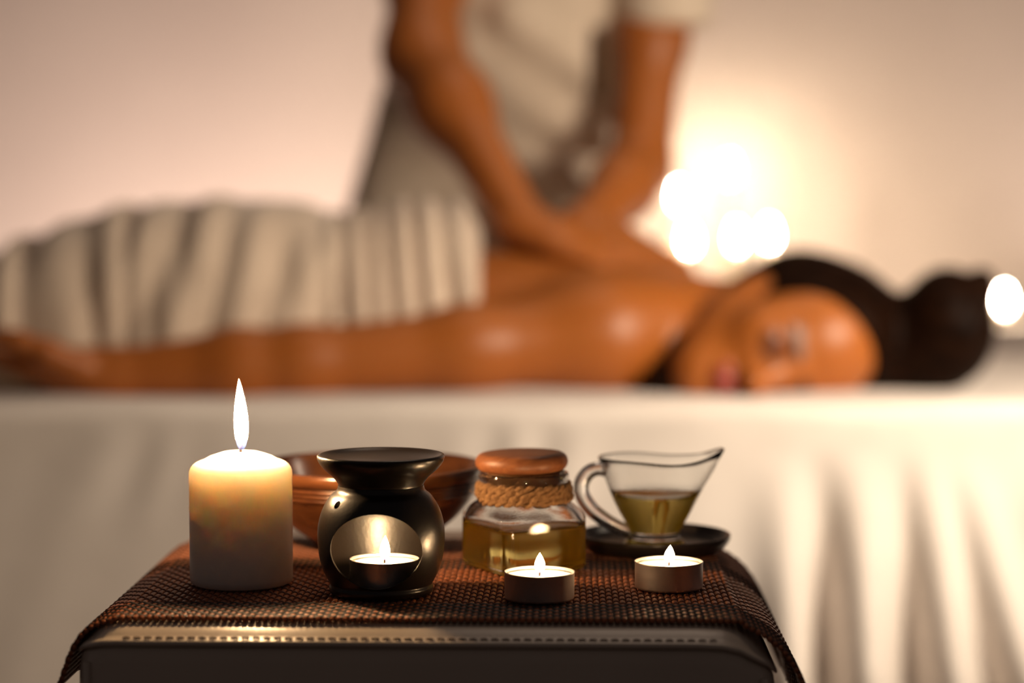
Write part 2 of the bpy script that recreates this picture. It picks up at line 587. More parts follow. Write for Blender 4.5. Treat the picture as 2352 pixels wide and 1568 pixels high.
# ================================================================== bench with candles along the back wall
BZ = 0.648
bench = empty('low_bench', (0.44, 4.05, 0))
tag(bench, 'low greyish bench along the wall carrying lit candles', 'bench')
part('bench_top', box(0.44, 4.05, BZ - 0.02, 1.54, 0.42, 0.04, 0.006), M['bench'], bench)
part('bench_front', box(0.44, 3.875, BZ / 2 - 0.02, 1.50, 0.025, BZ - 0.045, 0.003), M['bench'], bench)
for sx in (-0.28, 1.16):
    part('bench_side', box(sx, 4.07, BZ / 2 - 0.02, 0.025, 0.34, BZ - 0.045, 0.003), M['bench'], bench)

def flame_shape(h, r, lean=0.0, n=20, rings=18):
    R = []
    for i in range(rings + 1):
        t = i / rings
        # round foot, widest a third up, long point
        w = r * float(np.interp(t, [0, 0.06, 0.16, 0.30, 0.45, 0.62, 0.78, 0.90, 0.97, 1.0], [0.30, 0.62, 0.86, 1.0, 0.98, 0.80, 0.52, 0.27, 0.10, 0.01]))
        R.append([(w * math.cos(2 * PI * k / n) + lean * t * t * h, w * math.sin(2 * PI * k / n), t * h) for k in range(n)])
    return loft(R)

def pillar_candle(name, loc, r, h, flame_h, flame_r, mflame, mwax):
    root = empty(name, loc)
    b = min(0.009, r * 0.3)
    pr = [(0, 0), (r * 0.90, 0), (r * 0.985, 0.0012), (r, 0.004), (r, h * 0.5), (r, h - b)]
    for a in np.linspace(0.2, PI / 2 - 0.15, 6):
        pr.append((r - b + b * math.cos(a), h - b + b * math.sin(a) * 0.85))
    pr += [(r * 0.62, h + 0.0008), (r * 0.48, h + 0.0022), (r * 0.36, h + 0.0033), (r * 0.2, h + 0.0036), (0, h + 0.0032)]
    mesh_obj('wax_body', *lathe(pr, 72), mwax, root)
    w = [(0, 0, h + 0.002), (0.0002, 0, h + 0.006), (0.0009, 0, h + 0.0085), (0.0018, 0, h + 0.0100)]
    mesh_obj('wick', *tube(w, 0.0009, 8), M['wick'], root)
    fl = mesh_obj('flame', *flame_shape(flame_h, flame_r, -0.03), mflame, root)
    fl.location = (0.0006, 0, h + 0.0046)
    return root

def back_candle(px, py, Y, r, label):
    p = at(px, py, Y)
    fh = 0.036
    h = p.z - 0.018 - BZ - 0.0062
    o_ = pillar_candle('background_candle', (p.x, p.y, BZ), r, h, fh, 0.0070, M['flame_back'], M['wax_taper'])
    tag(o_, label, 'candle', 'lit candles on the bench by the wall')
back_candle(1560, 445, 4.02, 0.011, 'blurred lit candle beside the standing person\'s elbow, second tallest of the glowing group')
back_candle(1677, 385, 4.14, 0.011, 'blurred lit candle at the top of the glowing group, the tallest')
back_candle(1583, 545, 3.94, 0.011, 'blurred lit short candle at the lower left of the glowing group')
back_candle(1692, 540, 3.95, 0.011, 'blurred lit short candle in the middle of the glowing group\'s low row')
back_candle(1767, 533, 4.03, 0.011, 'blurred lit short candle at the right end of the glowing group\'s low row')

# ================================================================== the woman lying on the table
W = Field((-1.22, 2.20, TT - 0.02), (0.52, 2.80, TT + 0.21), 0.0040)
def zt(px, py, Y): return at(px, py, Y)
AY = 2.52                                   # axis of the body
def X(px, Y=AY): return (px - 1176) / FPX * Y
# legs under the towel
for s in (-1, 1):
    W.chain([((X(500), AY + s * 0.085, TT + 0.070), 0.068), ((X(-150), AY + s * 0.070, TT + 0.050), 0.048),
             ((X(-550), AY + s * 0.07, TT + 0.058), 0.056), ((X(-1000), AY + s * 0.07, TT + 0.040), 0.036)], 0.03)
    W.ell((X(530), AY + s * 0.070, TT + 0.082), (0.115, 0.078, 0.076), 0.04)
    W.cap((X(-1000), AY + s * 0.07, TT + 0.035), (X(-1180), AY + s * 0.085, TT + 0.024), 0.034, 0.024, 0.03)
W.ell((X(620), AY, TT + 0.074), (0.17, 0.140, 0.068), 0.05)
W.ell((X(900), AY, TT + 0.070), (0.20, 0.120, 0.064), 0.06)
W.ell((X(1130), AY, TT + 0.070), (0.18, 0.132, 0.062), 0.06)
W.ell((X(1330), AY, TT + 0.068), (0.16, 0.158, 0.060), 0.06)
W.ell((X(1440), AY - 0.08, TT + 0.072), (0.075, 0.085, 0.038), 0.05)    # shoulder blades
W.ell((X(1440), AY + 0.09, TT + 0.072), (0.075, 0.085, 0.038), 0.05)
W.cap((X(1475), AY - 0.11, TT + 0.056), (X(1475), AY + 0.13, TT + 0.056), 0.044, 0.044, 0.05)
# neck, and the muscle running to it
HC = np.array((X(1792, 2.38), 2.378, 0.713))
W.cap((X(1500), AY - 0.02, TT + 0.066), (X(1735, 2.44), 2.435, TT + 0.060), 0.050, 0.050, 0.035)
W.cap((X(1520), AY - 0.07, TT + 0.056), (X(1690), 2.45, TT + 0.056), 0.038, 0.038, 0.04)
# near arm, palm up beside the hip
sh = np.array((X(1372, 2.37), 2.372, TT + 0.055))
el = np.array((X(690, 2.31), 2.305, TT + 0.033))
wr = np.array((X(235, 2.29), 2.285, TT + 0.023))
W.ell(sh, (0.058, 0.056, 0.054), 0.045)
W.chain([(sh, 0.052), (sh * 0.55 + el * 0.45 + np.array((0, -0.004, 0.0)), 0.043), (el, 0.036)], 0.03)
W.chain([(el, 0.037), (el * 0.68 + wr * 0.32, 0.037), (wr, 0.0245)], 0.025)
# far arm
W.chain([((X(1430), AY + 0.19, TT + 0.05), 0.05), ((X(760), AY + 0.20, TT + 0.036), 0.038), ((X(350), AY + 0.17, TT + 0.026), 0.026)], 0.03)
def hand(Fd, wrist, d, n, side, s=1.0, curl=0.35, spread=0.10, k=0.007, thumb=0.9):
    """wrist point, finger direction, back-of-hand normal, direction of the thumb side"""
    d = np.array(d, float); d /= np.linalg.norm(d)
    n = np.array(n, float); n -= d * (n @ d); n /= np.linalg.norm(n)
    t = np.array(side, float); t -= d * (t @ d); t -= n * (t @ n); t /= np.linalg.norm(t)
    w = np.array(wrist, float)
    ax = np.array([d, t, n])
    Fd.ell(w + d * 0.045 * s, np.array((0.052, 0.040, 0.0165)) * s, 0.015, ax)
    Fd.cap(w - d * 0.01 * s, w + d * 0.04 * s, 0.024 * s, 0.024 * s, 0.02)
    tips = []
    for i, (off, L) in enumerate(((0.030, 0.072), (0.010, 0.080), (-0.010, 0.074), (-0.029, 0.060))):
        root = w + (d * (0.083 - 0.004 * abs(i - 1)) + t * off) * s
        u = d + t * (off / 0.03) * spread
        u /= np.linalg.norm(u)
        p0 = root - d * 0.02 * s
        a = root
        ang = curl * 0.4
        for seg, rr in ((0.45, 0.0088), (0.30, 0.0080), (0.25, 0.0072)):
            v = u * math.cos(ang) - n * math.sin(ang)
            b = a + v * L * seg * s
            Fd.cap(a, b, rr * s, (rr - 0.0008) * s, k)
            a = b
            ang += curl
        Fd.cap(p0, root, 0.010 * s, 0.0092 * s, 0.012)
    b0 = w + (d * 0.022 + t * 0.026 - n * 0.004) * s
    b1 = b0 + (d * 0.030 + t * 0.026 * thumb - n * 0.008) * s
    b2 = b1 + (d * 0.028 + t * 0.010 * thumb - n * 0.006) * s
    b3 = b2 + (d * 0.022 + t * 0.002 - n * 0.006) * s
    Fd.chain([(b0, 0.015 * s), (b1, 0.0115 * s), (b2, 0.0098 * s), (b3, 0.0082 * s)], 0.012)
hand(W, wr, (-1, 0.02, 0.08), (0, -0.25, -1), (0, -1, 0.25), 0.98, 0.42)
hand(W, np.array((X(350), AY + 0.17, TT + 0.026)), (-1, -0.05, 0.05), (0, 0.2, -1), (0, 1, 0.2), 0.98, 0.4)
# head: lies on its left cheek, face towards the camera and a little down
tilt, roll = math.radians(14), math.radians(13)
hf = np.array((0, -math.cos(tilt), -math.sin(tilt)))
hs = np.array((0, -math.sin(tilt), math.cos(tilt)))
hu = np.array((1.0, 0, 0))
Rr = np.array(Matrix.Rotation(-roll, 3, 'Y'))
hf, hs, hu = Rr @ hf, Rr @ hs, Rr @ hu
HA = np.array([hf, hu, hs])
def H(f, u, s): return HC + hf * f + hu * u + hs * s
W.ell(H(-0.018, 0.032, 0), (0.098, 0.088, 0.068), 0.02, HA)
W.ell(H(0.030, -0.030, 0), (0.060, 0.086, 0.060), 0.03, HA)
W.ell(H(0.030, 0.040, 0), (0.058, 0.055, 0.058), 0.03, HA)
W.ell(H(0.060, -0.100, 0), (0.024, 0.020, 0.024), 0.03, HA)
for s in (-1, 1):
    W.cap(H(-0.005, -0.045, s * 0.052), H(0.055, -0.098, s * 0.014), 0.016, 0.016, 0.03)
    W.ell(H(0.058, -0.022, s * 0.036), (0.026, 0.026, 0.024), 0.025, HA)
W.cap(H(-0.03, -0.03, 0), (X(1690, 2.45), 2.45, TT + 0.058), 0.050, 0.050, 0.02)
for s in (-1, 1):
    W.ell(H(0.102, -0.014, s * 0.031), (0.018, 0.014, 0.018), 0.012, HA, 'sub')
    W.ell(H(0.078, -0.016, s * 0.031), (0.013, 0.012, 0.015), 0.006, HA)
    W.cap(H(0.086, 0.004, s * 0.012), H(0.076, 0.006, s * 0.045), 0.006, 0.005, 0.012)
W.cap(H(0.082, 0.000, 0), H(0.104, -0.044, 0), 0.0085, 0.0115, 0.020)
W.ell(H(0.109, -0.046, 0), (0.0105, 0.0090, 0.0105), 0.010, HA)
for s in (-1, 1): W.ell(H(0.096, -0.049, s * 0.0105), (0.011, 0.0075, 0.0075), 0.006, HA)
for s in (-1, 1):
    W.cap(H(0.0925, -0.0685, s * 0.005), H(0.084, -0.072, s * 0.022), 0.0062, 0.0035, 0.006)
W.cap(H(0.091, -0.079, -0.010), H(0.091, -0.079, 0.010), 0.0075, 0.0075, 0.006)
for s in (-1, 1): W.cap(H(0.090, -0.079, s * 0.008), H(0.083, -0.074, s * 0.021), 0.0065, 0.0035, 0.006)
W.ell(H(-0.014, -0.010, 0.068), (0.018, 0.028, 0.009), 0.006, HA)
W.ell(H(-0.010, -0.006, 0.080), (0.009, 0.014, 0.006), 0.006, HA, 'sub')
W.ell(H(-0.012, -0.004, -0.072), (0.020, 0.032, 0.008), 0.008, HA)
# the body rests on the sheet
zz = W.ax[2][None, None, :]
W.f = np.maximum(W.f, (TT - 0.004) - zz).astype(np.float32)
woman = W.build('person', M['skin'])
LIP, BROW, LID_SHADE = (0.26, 0.030, 0.018), (0.030, 0.009, 0.004), (0.17, 0.046, 0.011)
spots = []
for s in (-1, 1):
    spots += [(H(0.080, -0.014, s * 0.031), 0.021, LID_SHADE)]  # shade of the eye socket, painted round each closed lid
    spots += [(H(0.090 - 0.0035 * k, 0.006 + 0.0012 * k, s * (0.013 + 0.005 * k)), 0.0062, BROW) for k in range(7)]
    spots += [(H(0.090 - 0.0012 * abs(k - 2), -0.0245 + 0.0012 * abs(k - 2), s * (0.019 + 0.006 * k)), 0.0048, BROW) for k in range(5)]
spots += [(H(0.096 - 0.002 * abs(k), -0.0695, 0.0045 * k), 0.0068, LIP) for k in range(-4, 5)] + [(H(0.096 - 0.002 * abs(k), -0.080, 0.0045 * k), 0.0078, LIP) for k in range(-3, 4)]
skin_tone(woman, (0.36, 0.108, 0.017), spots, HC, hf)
tag(woman, 'person lying face down on the massage table, bare back, dark hair in a bun', 'person')

Hr = Field((HC[0] - 0.14, HC[1] - 0.16, TT - 0.02), (HC[0] + 0.34, HC[1] + 0.20, TT + 0.20), 0.0042)
Hr.ell(H(-0.022, 0.034, 0), (0.116, 0.104, 0.080), 0.02, HA)
Hr.cap(H(-0.07, -0.03, 0.02), H(-0.05, 0.03, 0.03), 0.035, 0.05, 0.03)
Hr.ell(H(0.084, -0.004, -0.022), (0.098, 0.094, 0.100), 0.010, HA, 'sub')       # the face stays clear
Hr.ell(H(-0.004, -0.030, 0.085), (0.030, 0.036, 0.03), 0.012, HA, 'sub')     # and the ear
bc = np.array((X(2176, 2.37), 2.368, TT + 0.067))
Hr.cap(H(-0.04, 0.09, -0.01), bc - np.array((0.03, 0, 0.012)), 0.044, 0.034, 0.02)
Hr.ell(bc, (0.053, 0.060, 0.066), 0.018)
Hr.cap(H(0.0, 0.08, -0.045), bc + np.array((-0.02, -0.01, -0.034)), 0.034, 0.034, 0.02)
for k in range(3):                                                      # coils of the bun
    a0 = k * 2.1
    pts = []
    for q in range(9):
        a = a0 + q * 0.5
        pts.append((bc + np.array((0.012 + 0.030 * math.cos(a) * 0.8, 0.052 * math.sin(a) * 0.9, 0.050 * math.cos(a))), 0.013))
    Hr.chain(pts, 0.006)
Hr.f = np.maximum(Hr.f, (TT - 0.003) - Hr.ax[2][None, None, :]).astype(np.float32)
hair = Hr.build('hair', M['hair'], woman)
tag(hair, 'dark brown hair gathered in a bun')
# loose hair, shaped as a dark wedge for the shadow under the jaw
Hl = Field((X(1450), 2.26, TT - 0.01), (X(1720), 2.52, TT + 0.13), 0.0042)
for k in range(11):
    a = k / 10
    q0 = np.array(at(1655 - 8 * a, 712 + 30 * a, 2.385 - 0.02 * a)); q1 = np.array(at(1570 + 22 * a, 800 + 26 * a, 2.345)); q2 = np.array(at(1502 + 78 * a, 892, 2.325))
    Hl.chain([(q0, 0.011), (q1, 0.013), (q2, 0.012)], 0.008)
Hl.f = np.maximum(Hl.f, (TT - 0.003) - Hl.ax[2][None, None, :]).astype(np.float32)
Hl.build('shade_wedge_hair', M['hair'], woman)

# ================================================================== towel over her hips and legs
tk = [(-700, 740), (-400, 700), (-150, 650), (0, 605), (130, 545), (250, 503), (400, 481), (550, 474), (680, 482), (770, 506), (850, 505), (950, 490), (1040, 486), (1075, 498), (1096, 540)]
wk = [(-700, 0.165), (-150, 0.172), (150, 0.182), (520, 0.192), (800, 0.168), (1000, 0.152), (1096, 0.140)]
NU, NV = 460, 96
us = np.concatenate([np.linspace(-700, 0, 90, endpoint=False), np.linspace(0, 1096, NU - 90)])
top = np.interp(us, [a for a, b in tk], [b for a, b in tk])
ker = np.ones(15) / 15
top = np.convolve(np.pad(top, 7, mode='edge'), ker, 'valid')
wid = np.interp(us, [a for a, b in wk], [b for a, b in wk])
V = []
thv = np.linspace(0.0, PI, NV)
for i, u in enumerate(us):
    ztop = at(u, top[i], AY).z - TT
    for j, th in enumerate(thv):
        c, s = math.cos(th), math.sin(th)
        yy = AY - wid[i] * math.copysign(abs(c) ** 0.75, c)
        zz_ = TT + 0.004 + ztop * abs(s) ** 0.78
        # folds across the body; tighter at the waist, slanting over the hips
        g = 1 / (1 + math.exp(-(u - 790) / 25.0))
        hgt = abs(s)
        w1 = math.sin(2 * PI * (u / 64.0 + 0.35 * math.sin(u / 70.0) + 0.55 * hgt))
        w2 = math.sin(2 * PI * ((u - 170 * hgt) / 168.0 + 0.32 * math.sin(u / 110.0 + 2 * hgt)) + 0.6)
        w3 = math.sin(2 * PI * (u / 95.0 + 0.25 * math.sin(u / 60.0)) + 2.6 * hgt)
        gl = 1 / (1 + math.exp((u - 330) / 50.0))
        fold = g * 0.0075 * (w1 ** 3 * 0.5 + w1 * 0.7) + (1 - g) * ((1 - gl) * 0.0062 * (w2 * 0.8 + w2 ** 3 * 0.4) * (0.45 + 0.55 * (1 - hgt ** 3)) + gl * 0.0085 * w3 * (0.65 + 0.35 * math.sin(u / 47.0)))
        fold += 0.003 * math.sin(u / 23.0 + 5 * hgt) * math.sin(u / 61.0)
        if j < 6: fold *= 0.45 + 0.55 * j / 6
        yy += -c * fold * 1.0
        zz_ += s * fold * 0.8
        V.append((X(u), yy, max(zz_, TT + 0.003)))
Fq = [(i * NV + j, (i + 1) * NV + j, (i + 1) * NV + j + 1, i * NV + j + 1) for i in range(len(us) - 1) for j in range(NV - 1)]
towel = mesh_obj('towel', V, Fq, M['towel'])
sm = towel.modifiers.new('thickness', 'SOLIDIFY'); sm.thickness = 0.006; sm.offset = 1
tag(towel, 'creamy beige towel draped in folds over the lying person\'s hips and legs', 'towel')

# ================================================================== the person giving the massage
B = Field((-0.50, 2.28, 0.70), (0.42, 3.20, 1.72), 0.0068)
r_sh = np.array((-0.105, 2.86, 1.285)); r_el = at(968, 125, 2.70); r_wr = at(1203, 523, 2.50)
l_sh = np.array((0.195, 2.84, 1.235)); l_el = at(1470, 385, 2.72); l_wr = at(1345, 530, 2.55)
r_el, r_wr, l_el, l_wr = [np.array(p) for p in (r_el, r_wr, l_el, l_wr)]
B.chain([(r_sh, 0.056), (r_sh * 0.5 + r_el * 0.5, 0.050), (r_el, 0.041)], 0.05)
B.chain([(r_el, 0.041), (r_el * 0.70 + r_wr * 0.30, 0.041), (r_wr, 0.0265)], 0.05)
B.chain([(l_sh, 0.052), (l_sh * 0.5 + l_el * 0.5, 0.041), (l_el, 0.036)], 0.03)
B.chain([(l_el, 0.038), (l_el * 0.70 + l_wr * 0.30, 0.039), (l_wr, 0.027)], 0.025)
r_tip = np.array(at(1560, 640, 2.43))
hand(B, r_wr, r_tip - r_wr, (0.35, -0.45, 0.9), (0.1, 1, 0.3), 1.0, 0.16, 0.12)
hand(B, l_wr, (0.80, -0.35, -0.30), (0.30, -0.25, 0.9), (-0.2, -1, -0.2), 1.0, 0.22, 0.10)
# torso, neck, head
B.ell((-0.02, 3.03, 0.92), (0.13, 0.060, 0.14), 0.04)
B.cap((-0.01, 3.01, 1.04), (0.04, 2.93, 1.22), 0.095, 0.105, 0.05)
B.cap(r_sh, l_sh, 0.062, 0.058, 0.05)
nk = np.array((0.045, 2.84, 1.30)); hd = np.array((0.055, 2.765, 1.475))
B.cap(nk, hd - np.array((0, 0, 0.05)), 0.052, 0.048, 0.03)
mf = np.array((0.05, -math.cos(0.75), -math.sin(0.75))); mf /= np.linalg.norm(mf)
ms = np.array((1.0, 0.05, 0)); ms -= mf * (ms @ mf); ms /= np.linalg.norm(ms)
mu = np.cross(ms, mf); mu = mu if mu[2] > 0 else -mu
MA = np.array([mf, mu, ms])
def G(f, u, s): return hd + mf * f + mu * u + ms * s
B.ell(G(-0.018, 0.032, 0), (0.098, 0.088, 0.074), 0.02, MA)
B.ell(G(0.030, -0.030, 0), (0.060, 0.086, 0.060), 0.03, MA)
B.ell(G(0.060, -0.098, 0), (0.024, 0.020, 0.024), 0.03, MA)
for s in (-1, 1):
    B.ell(G(0.102, 0.002, s * 0.031), (0.016, 0.013, 0.017), 0.012, MA, 'sub')
    B.ell(G(0.080, 0.000, s * 0.031), (0.013, 0.012, 0.015), 0.008, MA)
    B.ell(G(-0.012, -0.004, s * 0.076), (0.020, 0.030, 0.010), 0.008, MA)
B.cap(G(0.090, 0.010, 0), G(0.112, -0.034, 0), 0.008, 0.011, 0.010)
B.cap(G(0.086, -0.065, -0.016), G(0.086, -0.065, 0.016), 0.010, 0.010, 0.010)
masseur = B.build('person', M['skin'])
sp = [(G(0.094, -0.065, s * 0.012), 0.014, LIP) for s in (-1, 0, 1)]
for s in (-1, 1): sp += [(G(0.090, 0.022, s * (0.018 + 0.010 * k)), 0.010, BROW) for k in range(3)]
skin_tone(masseur, (0.37, 0.115, 0.022), sp, hd, mf)
tag(masseur, 'person in a cream wrap tunic standing behind the table, both hands pressing on the back', 'person')
Hm = Field(hd - 0.17, hd + 0.19, 0.006)
Hm.ell(G(-0.022, 0.036, 0), (0.106, 0.096, 0.082), 0.02, MA)
Hm.ell(G(0.080, -0.022, 0), (0.096, 0.092, 0.085), 0.012, MA, 'sub')
Hm.ell(G(-0.105, 0.06, 0), (0.040, 0.040, 0.042), 0.015, MA)
Hm.build('hair', M['hair'], masseur)

# tunic
Tn = Field((-0.36, 2.55, 0.52), (0.40, 3.26, 1.42), 0.0068)
Tn.cap((-0.022, 3.02, 1.06), (-0.045, 3.02, 0.72), 0.142, 0.222, 0.05, 'add', 1.75)
Tn.cap((-0.015, 3.00, 0.98), (0.035, 2.93, 1.22), 0.135, 0.130, 0.06)
Tn.ell((0.035, 2.90, 1.10), (0.165, 0.125, 0.17), 0.06)
Tn.cap(r_sh + np.array((0.0, 0.01, 0.01)), l_sh + np.array((0, 0.01, 0.0)), 0.074, 0.072, 0.05)
# sleeves
rs_end = r_sh * 0.62 + r_el * 0.38
Tn.chain([(r_sh, 0.072), (rs_end, 0.066)], 0.03)
ls_end = np.array(at(1528, 40, 2.79))
Tn.chain([(l_sh, 0.070), (ls_end, 0.062)], 0.03)
# wrap overlap and drapes running down to the side
def drape(p, q, Ya, Yb, r, k=0.018):
    Tn.cap(np.array(at(*p, Ya)), np.array(at(*q, Yb)), r, r * 0.8, k)
drape((1085, 120), (1370, 330), 2.815, 2.84, 0.022, 0.03)
drape((1060, 210), (1330, 440), 2.865, 2.885, 0.020, 0.03)
drape((1180, 40), (1420, 210), 2.785, 2.80, 0.022, 0.03)
Tn.ell(np.array(at(1402, 225, 2.80)), (0.020, 0.018, 0.035), 0.01)
# cut the sleeve hems and the neck open
def plane_cut(Fd, p, n, r):
    n = np.array(n, float); n /= np.linalg.norm(n)
    sl, Xg, Yg, Zg = Fd.window(np.array(p) - r, np.array(p) + r, 0.0)
    d = (Xg - p[0]) * n[0] + (Yg - p[1]) * n[1] + (Zg - p[2]) * n[2]
    Fd.f[sl] = np.maximum(Fd.f[sl], d.astype(np.float32))
ld = l_el - l_sh
plane_cut(Tn, np.array(at(1522, 66, 2.80)), (0.0, 0.0, -1.0), 0.085)
Tn.cap(nk, nk + np.array((0, -0.02, 0.1)), 0.066, 0.075, 0.01, 'sub')
tun = Tn.build('tunic', M['tunic'], masseur)
tag(tun, 'cream wrap tunic with short sleeves')
# trousers and shoes below the table
Tr = Field((-0.36, 2.80, 0.03), (0.30, 3.22, 0.72), 0.009)
for s in (-1, 1):
    Tr.chain([((-0.035 + s * 0.095, 3.02, 0.66), 0.095), ((-0.035 + s * 0.11, 3.0, 0.45), 0.075), ((-0.035 + s * 0.12, 3.03, 0.09), 0.055)], 0.03)
Tr.build('trousers', M['trousers'], masseur)
for s in (-1, 1):
    Sf = Field((-0.035 + s * 0.12 - 0.08, 2.82, -0.01), (-0.035 + s * 0.12 + 0.08, 3.14, 0.14), 0.007)
    Sf.cap((-0.035 + s * 0.12, 3.06, 0.04), (-0.035 + s * 0.13, 2.90, 0.034), 0.040, 0.036, 0.02)
    Sf.cap((-0.035 + s * 0.12, 3.05, 0.05), (-0.035 + s * 0.12, 3.04, 0.11), 0.038, 0.036, 0.02)
    Sf.f = np.maximum(Sf.f, -Sf.ax[2][None, None, :]).astype(np.float32)
    Sf.build('shoe', M['sheet'], masseur)

# ================================================================== the stool in front
ST = 0.650
YAW = math.radians(-1.5)
SX, SY0, SWd, SDp = -0.041, 1.105, 0.367, 0.36
LEN = 0.268
xl = (288 - 1176) / FPX * 1.122 - SX
xr = (1668 - 1176) / FPX * 1.122 - SX
ctrl = [(xl - 0.0385, -0.0370), (xl - 0.0360, -0.0300), (xl - 0.0315, -0.0180), (xl - 0.0265, -0.0098), (xl - 0.0200, -0.0044), (xl - 0.010, -0.0010), (xl, 0.0),
        (xl * 0.5, 0.0), (0.0, 0.0), (xr * 0.5, 0.0), (xr, 0.0), (xr + 0.0110, -0.0026), (xr + 0.0265, -0.0120), (xr + 0.0360, -0.0235), (xr + 0.0425, -0.0370), (xr + 0.0465, -0.0520), (xr + 0.049, -0.066)]
_sx = [c[0] for c in ctrl]; _sz = [c[1] for c in ctrl]
def sag(x):
    """the padded top falls away towards both sides"""
    return float(np.interp(x, _sx, _sz)) * 0.97
def sagged(rings, w=1.0):
    return [[(p[0], p[1], p[2] + sag(p[0]) * (1.0 if p[2] > 0.62 else 0.0)) for p in r] for r in rings]
stool = empty('leather_stool', (SX, SY0 + SDp / 2, 0), YAW)
tag(stool, 'cream leather square stool with stitched top edge, nearest the camera', 'stool')
def rrect(hx, hy, r, z, n=10):
    pts = []
    m_ = 24
    for q, (cx_, cy_, a0) in enumerate(((hx - r, hy - r, 0), (-hx + r, hy - r, PI / 2), (-hx + r, -hy + r, PI), (hx - r, -hy + r, 1.5 * PI))):
        for i in range(n + 1):
            a = a0 + PI / 2 * i / n
            pts.append((cx_ + r * math.cos(a), cy_ + r * math.sin(a), z))
        ex, ey = [(-hx + r, hy), (-hx, -hy + r), (hx - r, -hy), (hx, hy - r)][q]
        bx_, by_ = pts[-1][0], pts[-1][1]
        for i in range(1, m_):
            pts.append((bx_ + (ex - bx_) * i / m_, by_ + (ey - by_) * i / m_, z))
    return pts
hx, hy = SWd / 2, SDp / 2
def ring_i(i, z, r=0.030): return rrect(hx - i, hy - i, max(r - i, 0.004), z)
body = [ring_i(0.002, 0.05), ring_i(0.0, 0.06), ring_i(0.0, 0.35), ring_i(-0.0005, 0.60), ring_i(0.0, 0.632), ring_i(0.0012, 0.6385), ring_i(0.003, 0.6405)]
mesh_obj('body_cover', *loft(sagged(body)), M['leather'], stool)
seat = [ring_i(0.004, 0.6400), ring_i(0.0002, 0.6408), ring_i(-0.0008, 0.6420), ring_i(-0.0006, 0.6432), ring_i(0.0015, 0.6440), ring_i(0.0042, 0.6444),
        ring_i(0.0065, 0.6456), ring_i(0.0095, 0.6474), ring_i(0.0135, 0.6488), ring_i(0.020, 0.6496), ring_i(0.03, 0.650), ring_i(0.045, 0.650), ring_i(0.06, 0.650), ring_i(0.09, 0.650), ring_i(0.12, 0.650)]
seat_o = mesh_obj('seat', *loft(sagged(seat)), M['leather'], stool)
# upright corner piping
for cx_ in (-1, 1):
    for cy_ in (-1, 1):
        c = 0.030 * (1 - 0.7071) - 0.0006
        mesh_obj('corner_piping', *tube([(cx_ * (hx - c), cy_ * (hy - c), z) for z in (0.055, 0.3, 0.58, 0.634 + sag(cx_ * (hx - c)))], 0.0022, 10), M['leather'], stool)
        mesh_obj('foot', *lathe([(0, 0), (0.016, 0), (0.018, 0.004), (0.021, 0.05), (0, 0.05)], 24), M['foot'], stool).location = (cx_ * (hx - 0.05), cy_ * (hy - 0.05), 0)
# stitches on the seam
sv, sf = tube([(-0.0020, 0, 0), (-0.0012, 0, 0.0004), (0, 0, 0.0005), (0.0012, 0, 0.0004), (0.0020, 0, 0)], [0.0003, 0.00055, 0.0006, 0.00055, 0.0003], 6)
st0 = None
npitch = 0.0056
def stitch(x, y, z, rz):
    global st0
    if st0 is None:
        st0 = mesh_obj('stitch', sv, sf, M['stitch'], seat_o); o_ = st0
    else:
        o_ = link_copy('stitch', st0, seat_o)
    sl_ = (sag(x + 0.002) - sag(x - 0.002)) / 0.004 if rz == 0 else 0.0
    o_.location = (x, y, z + sag(x)); o_.rotation_euler = (0, -math.atan(sl_), rz)
k = int((SWd - 0.06) / npitch)
for i in range(k + 1):
    stitch(-hx + 0.03 + i * npitch, -hy + 0.0030, 0.6445, 0)
for sgn in (-1, 1):
    for i in range(0, k - 2):
        stitch(sgn * (hx - 0.0030), -hy + 0.03 + i * npitch, 0.6445, PI / 2)

# ================================================================== woven placemat
MT = 0.6539                      # top of the weave
mat_root = empty('woven_placemat', (SX, 1.122, 0), YAW)
tag(mat_root, 'brown woven placemat hanging over both sides of the leather stool', 'placemat')
fine = smooth_profile(ctrl, 24)
fa = np.array(fine)
seg = np.sqrt((np.diff(fa, axis=0) ** 2).sum(1))
cum = np.concatenate([[0], np.cumsum(seg)])
TOTAL = cum[-1]
PC = 0.00355
NC = int(TOTAL / PC)
ZC = 0.6520
def mpos(s):
    s = np.clip(s, 0, TOTAL)
    x = np.interp(s, cum, fa[:, 0]); z = np.interp(s, cum, fa[:, 1])
    e = 0.002
    x2 = np.interp(np.clip(s + e, 0, TOTAL), cum, fa[:, 0]) - np.interp(np.clip(s - e, 0, TOTAL), cum, fa[:, 0])
    z2 = np.interp(np.clip(s + e, 0, TOTAL), cum, fa[:, 1]) - np.interp(np.clip(s - e, 0, TOTAL), cum, fa[:, 1])
    l = math.hypot(x2, z2)
    return x, ZC + z, -z2 / l, x2 / l, x2 / l, z2 / l        # point, normal (nx, nz), tangent
# rows of the weave: distance from the front edge and thread colour
rows = []
y = 0.0012
while y < LEN - 0.001:
    dark = (y < 0.040) or (0.150 < y < 0.184)
    copper = y >= 0.184
    rows.append((y, dark, copper))
    y += 0.0047 if dark else (0.0045 if copper else 0.0058)
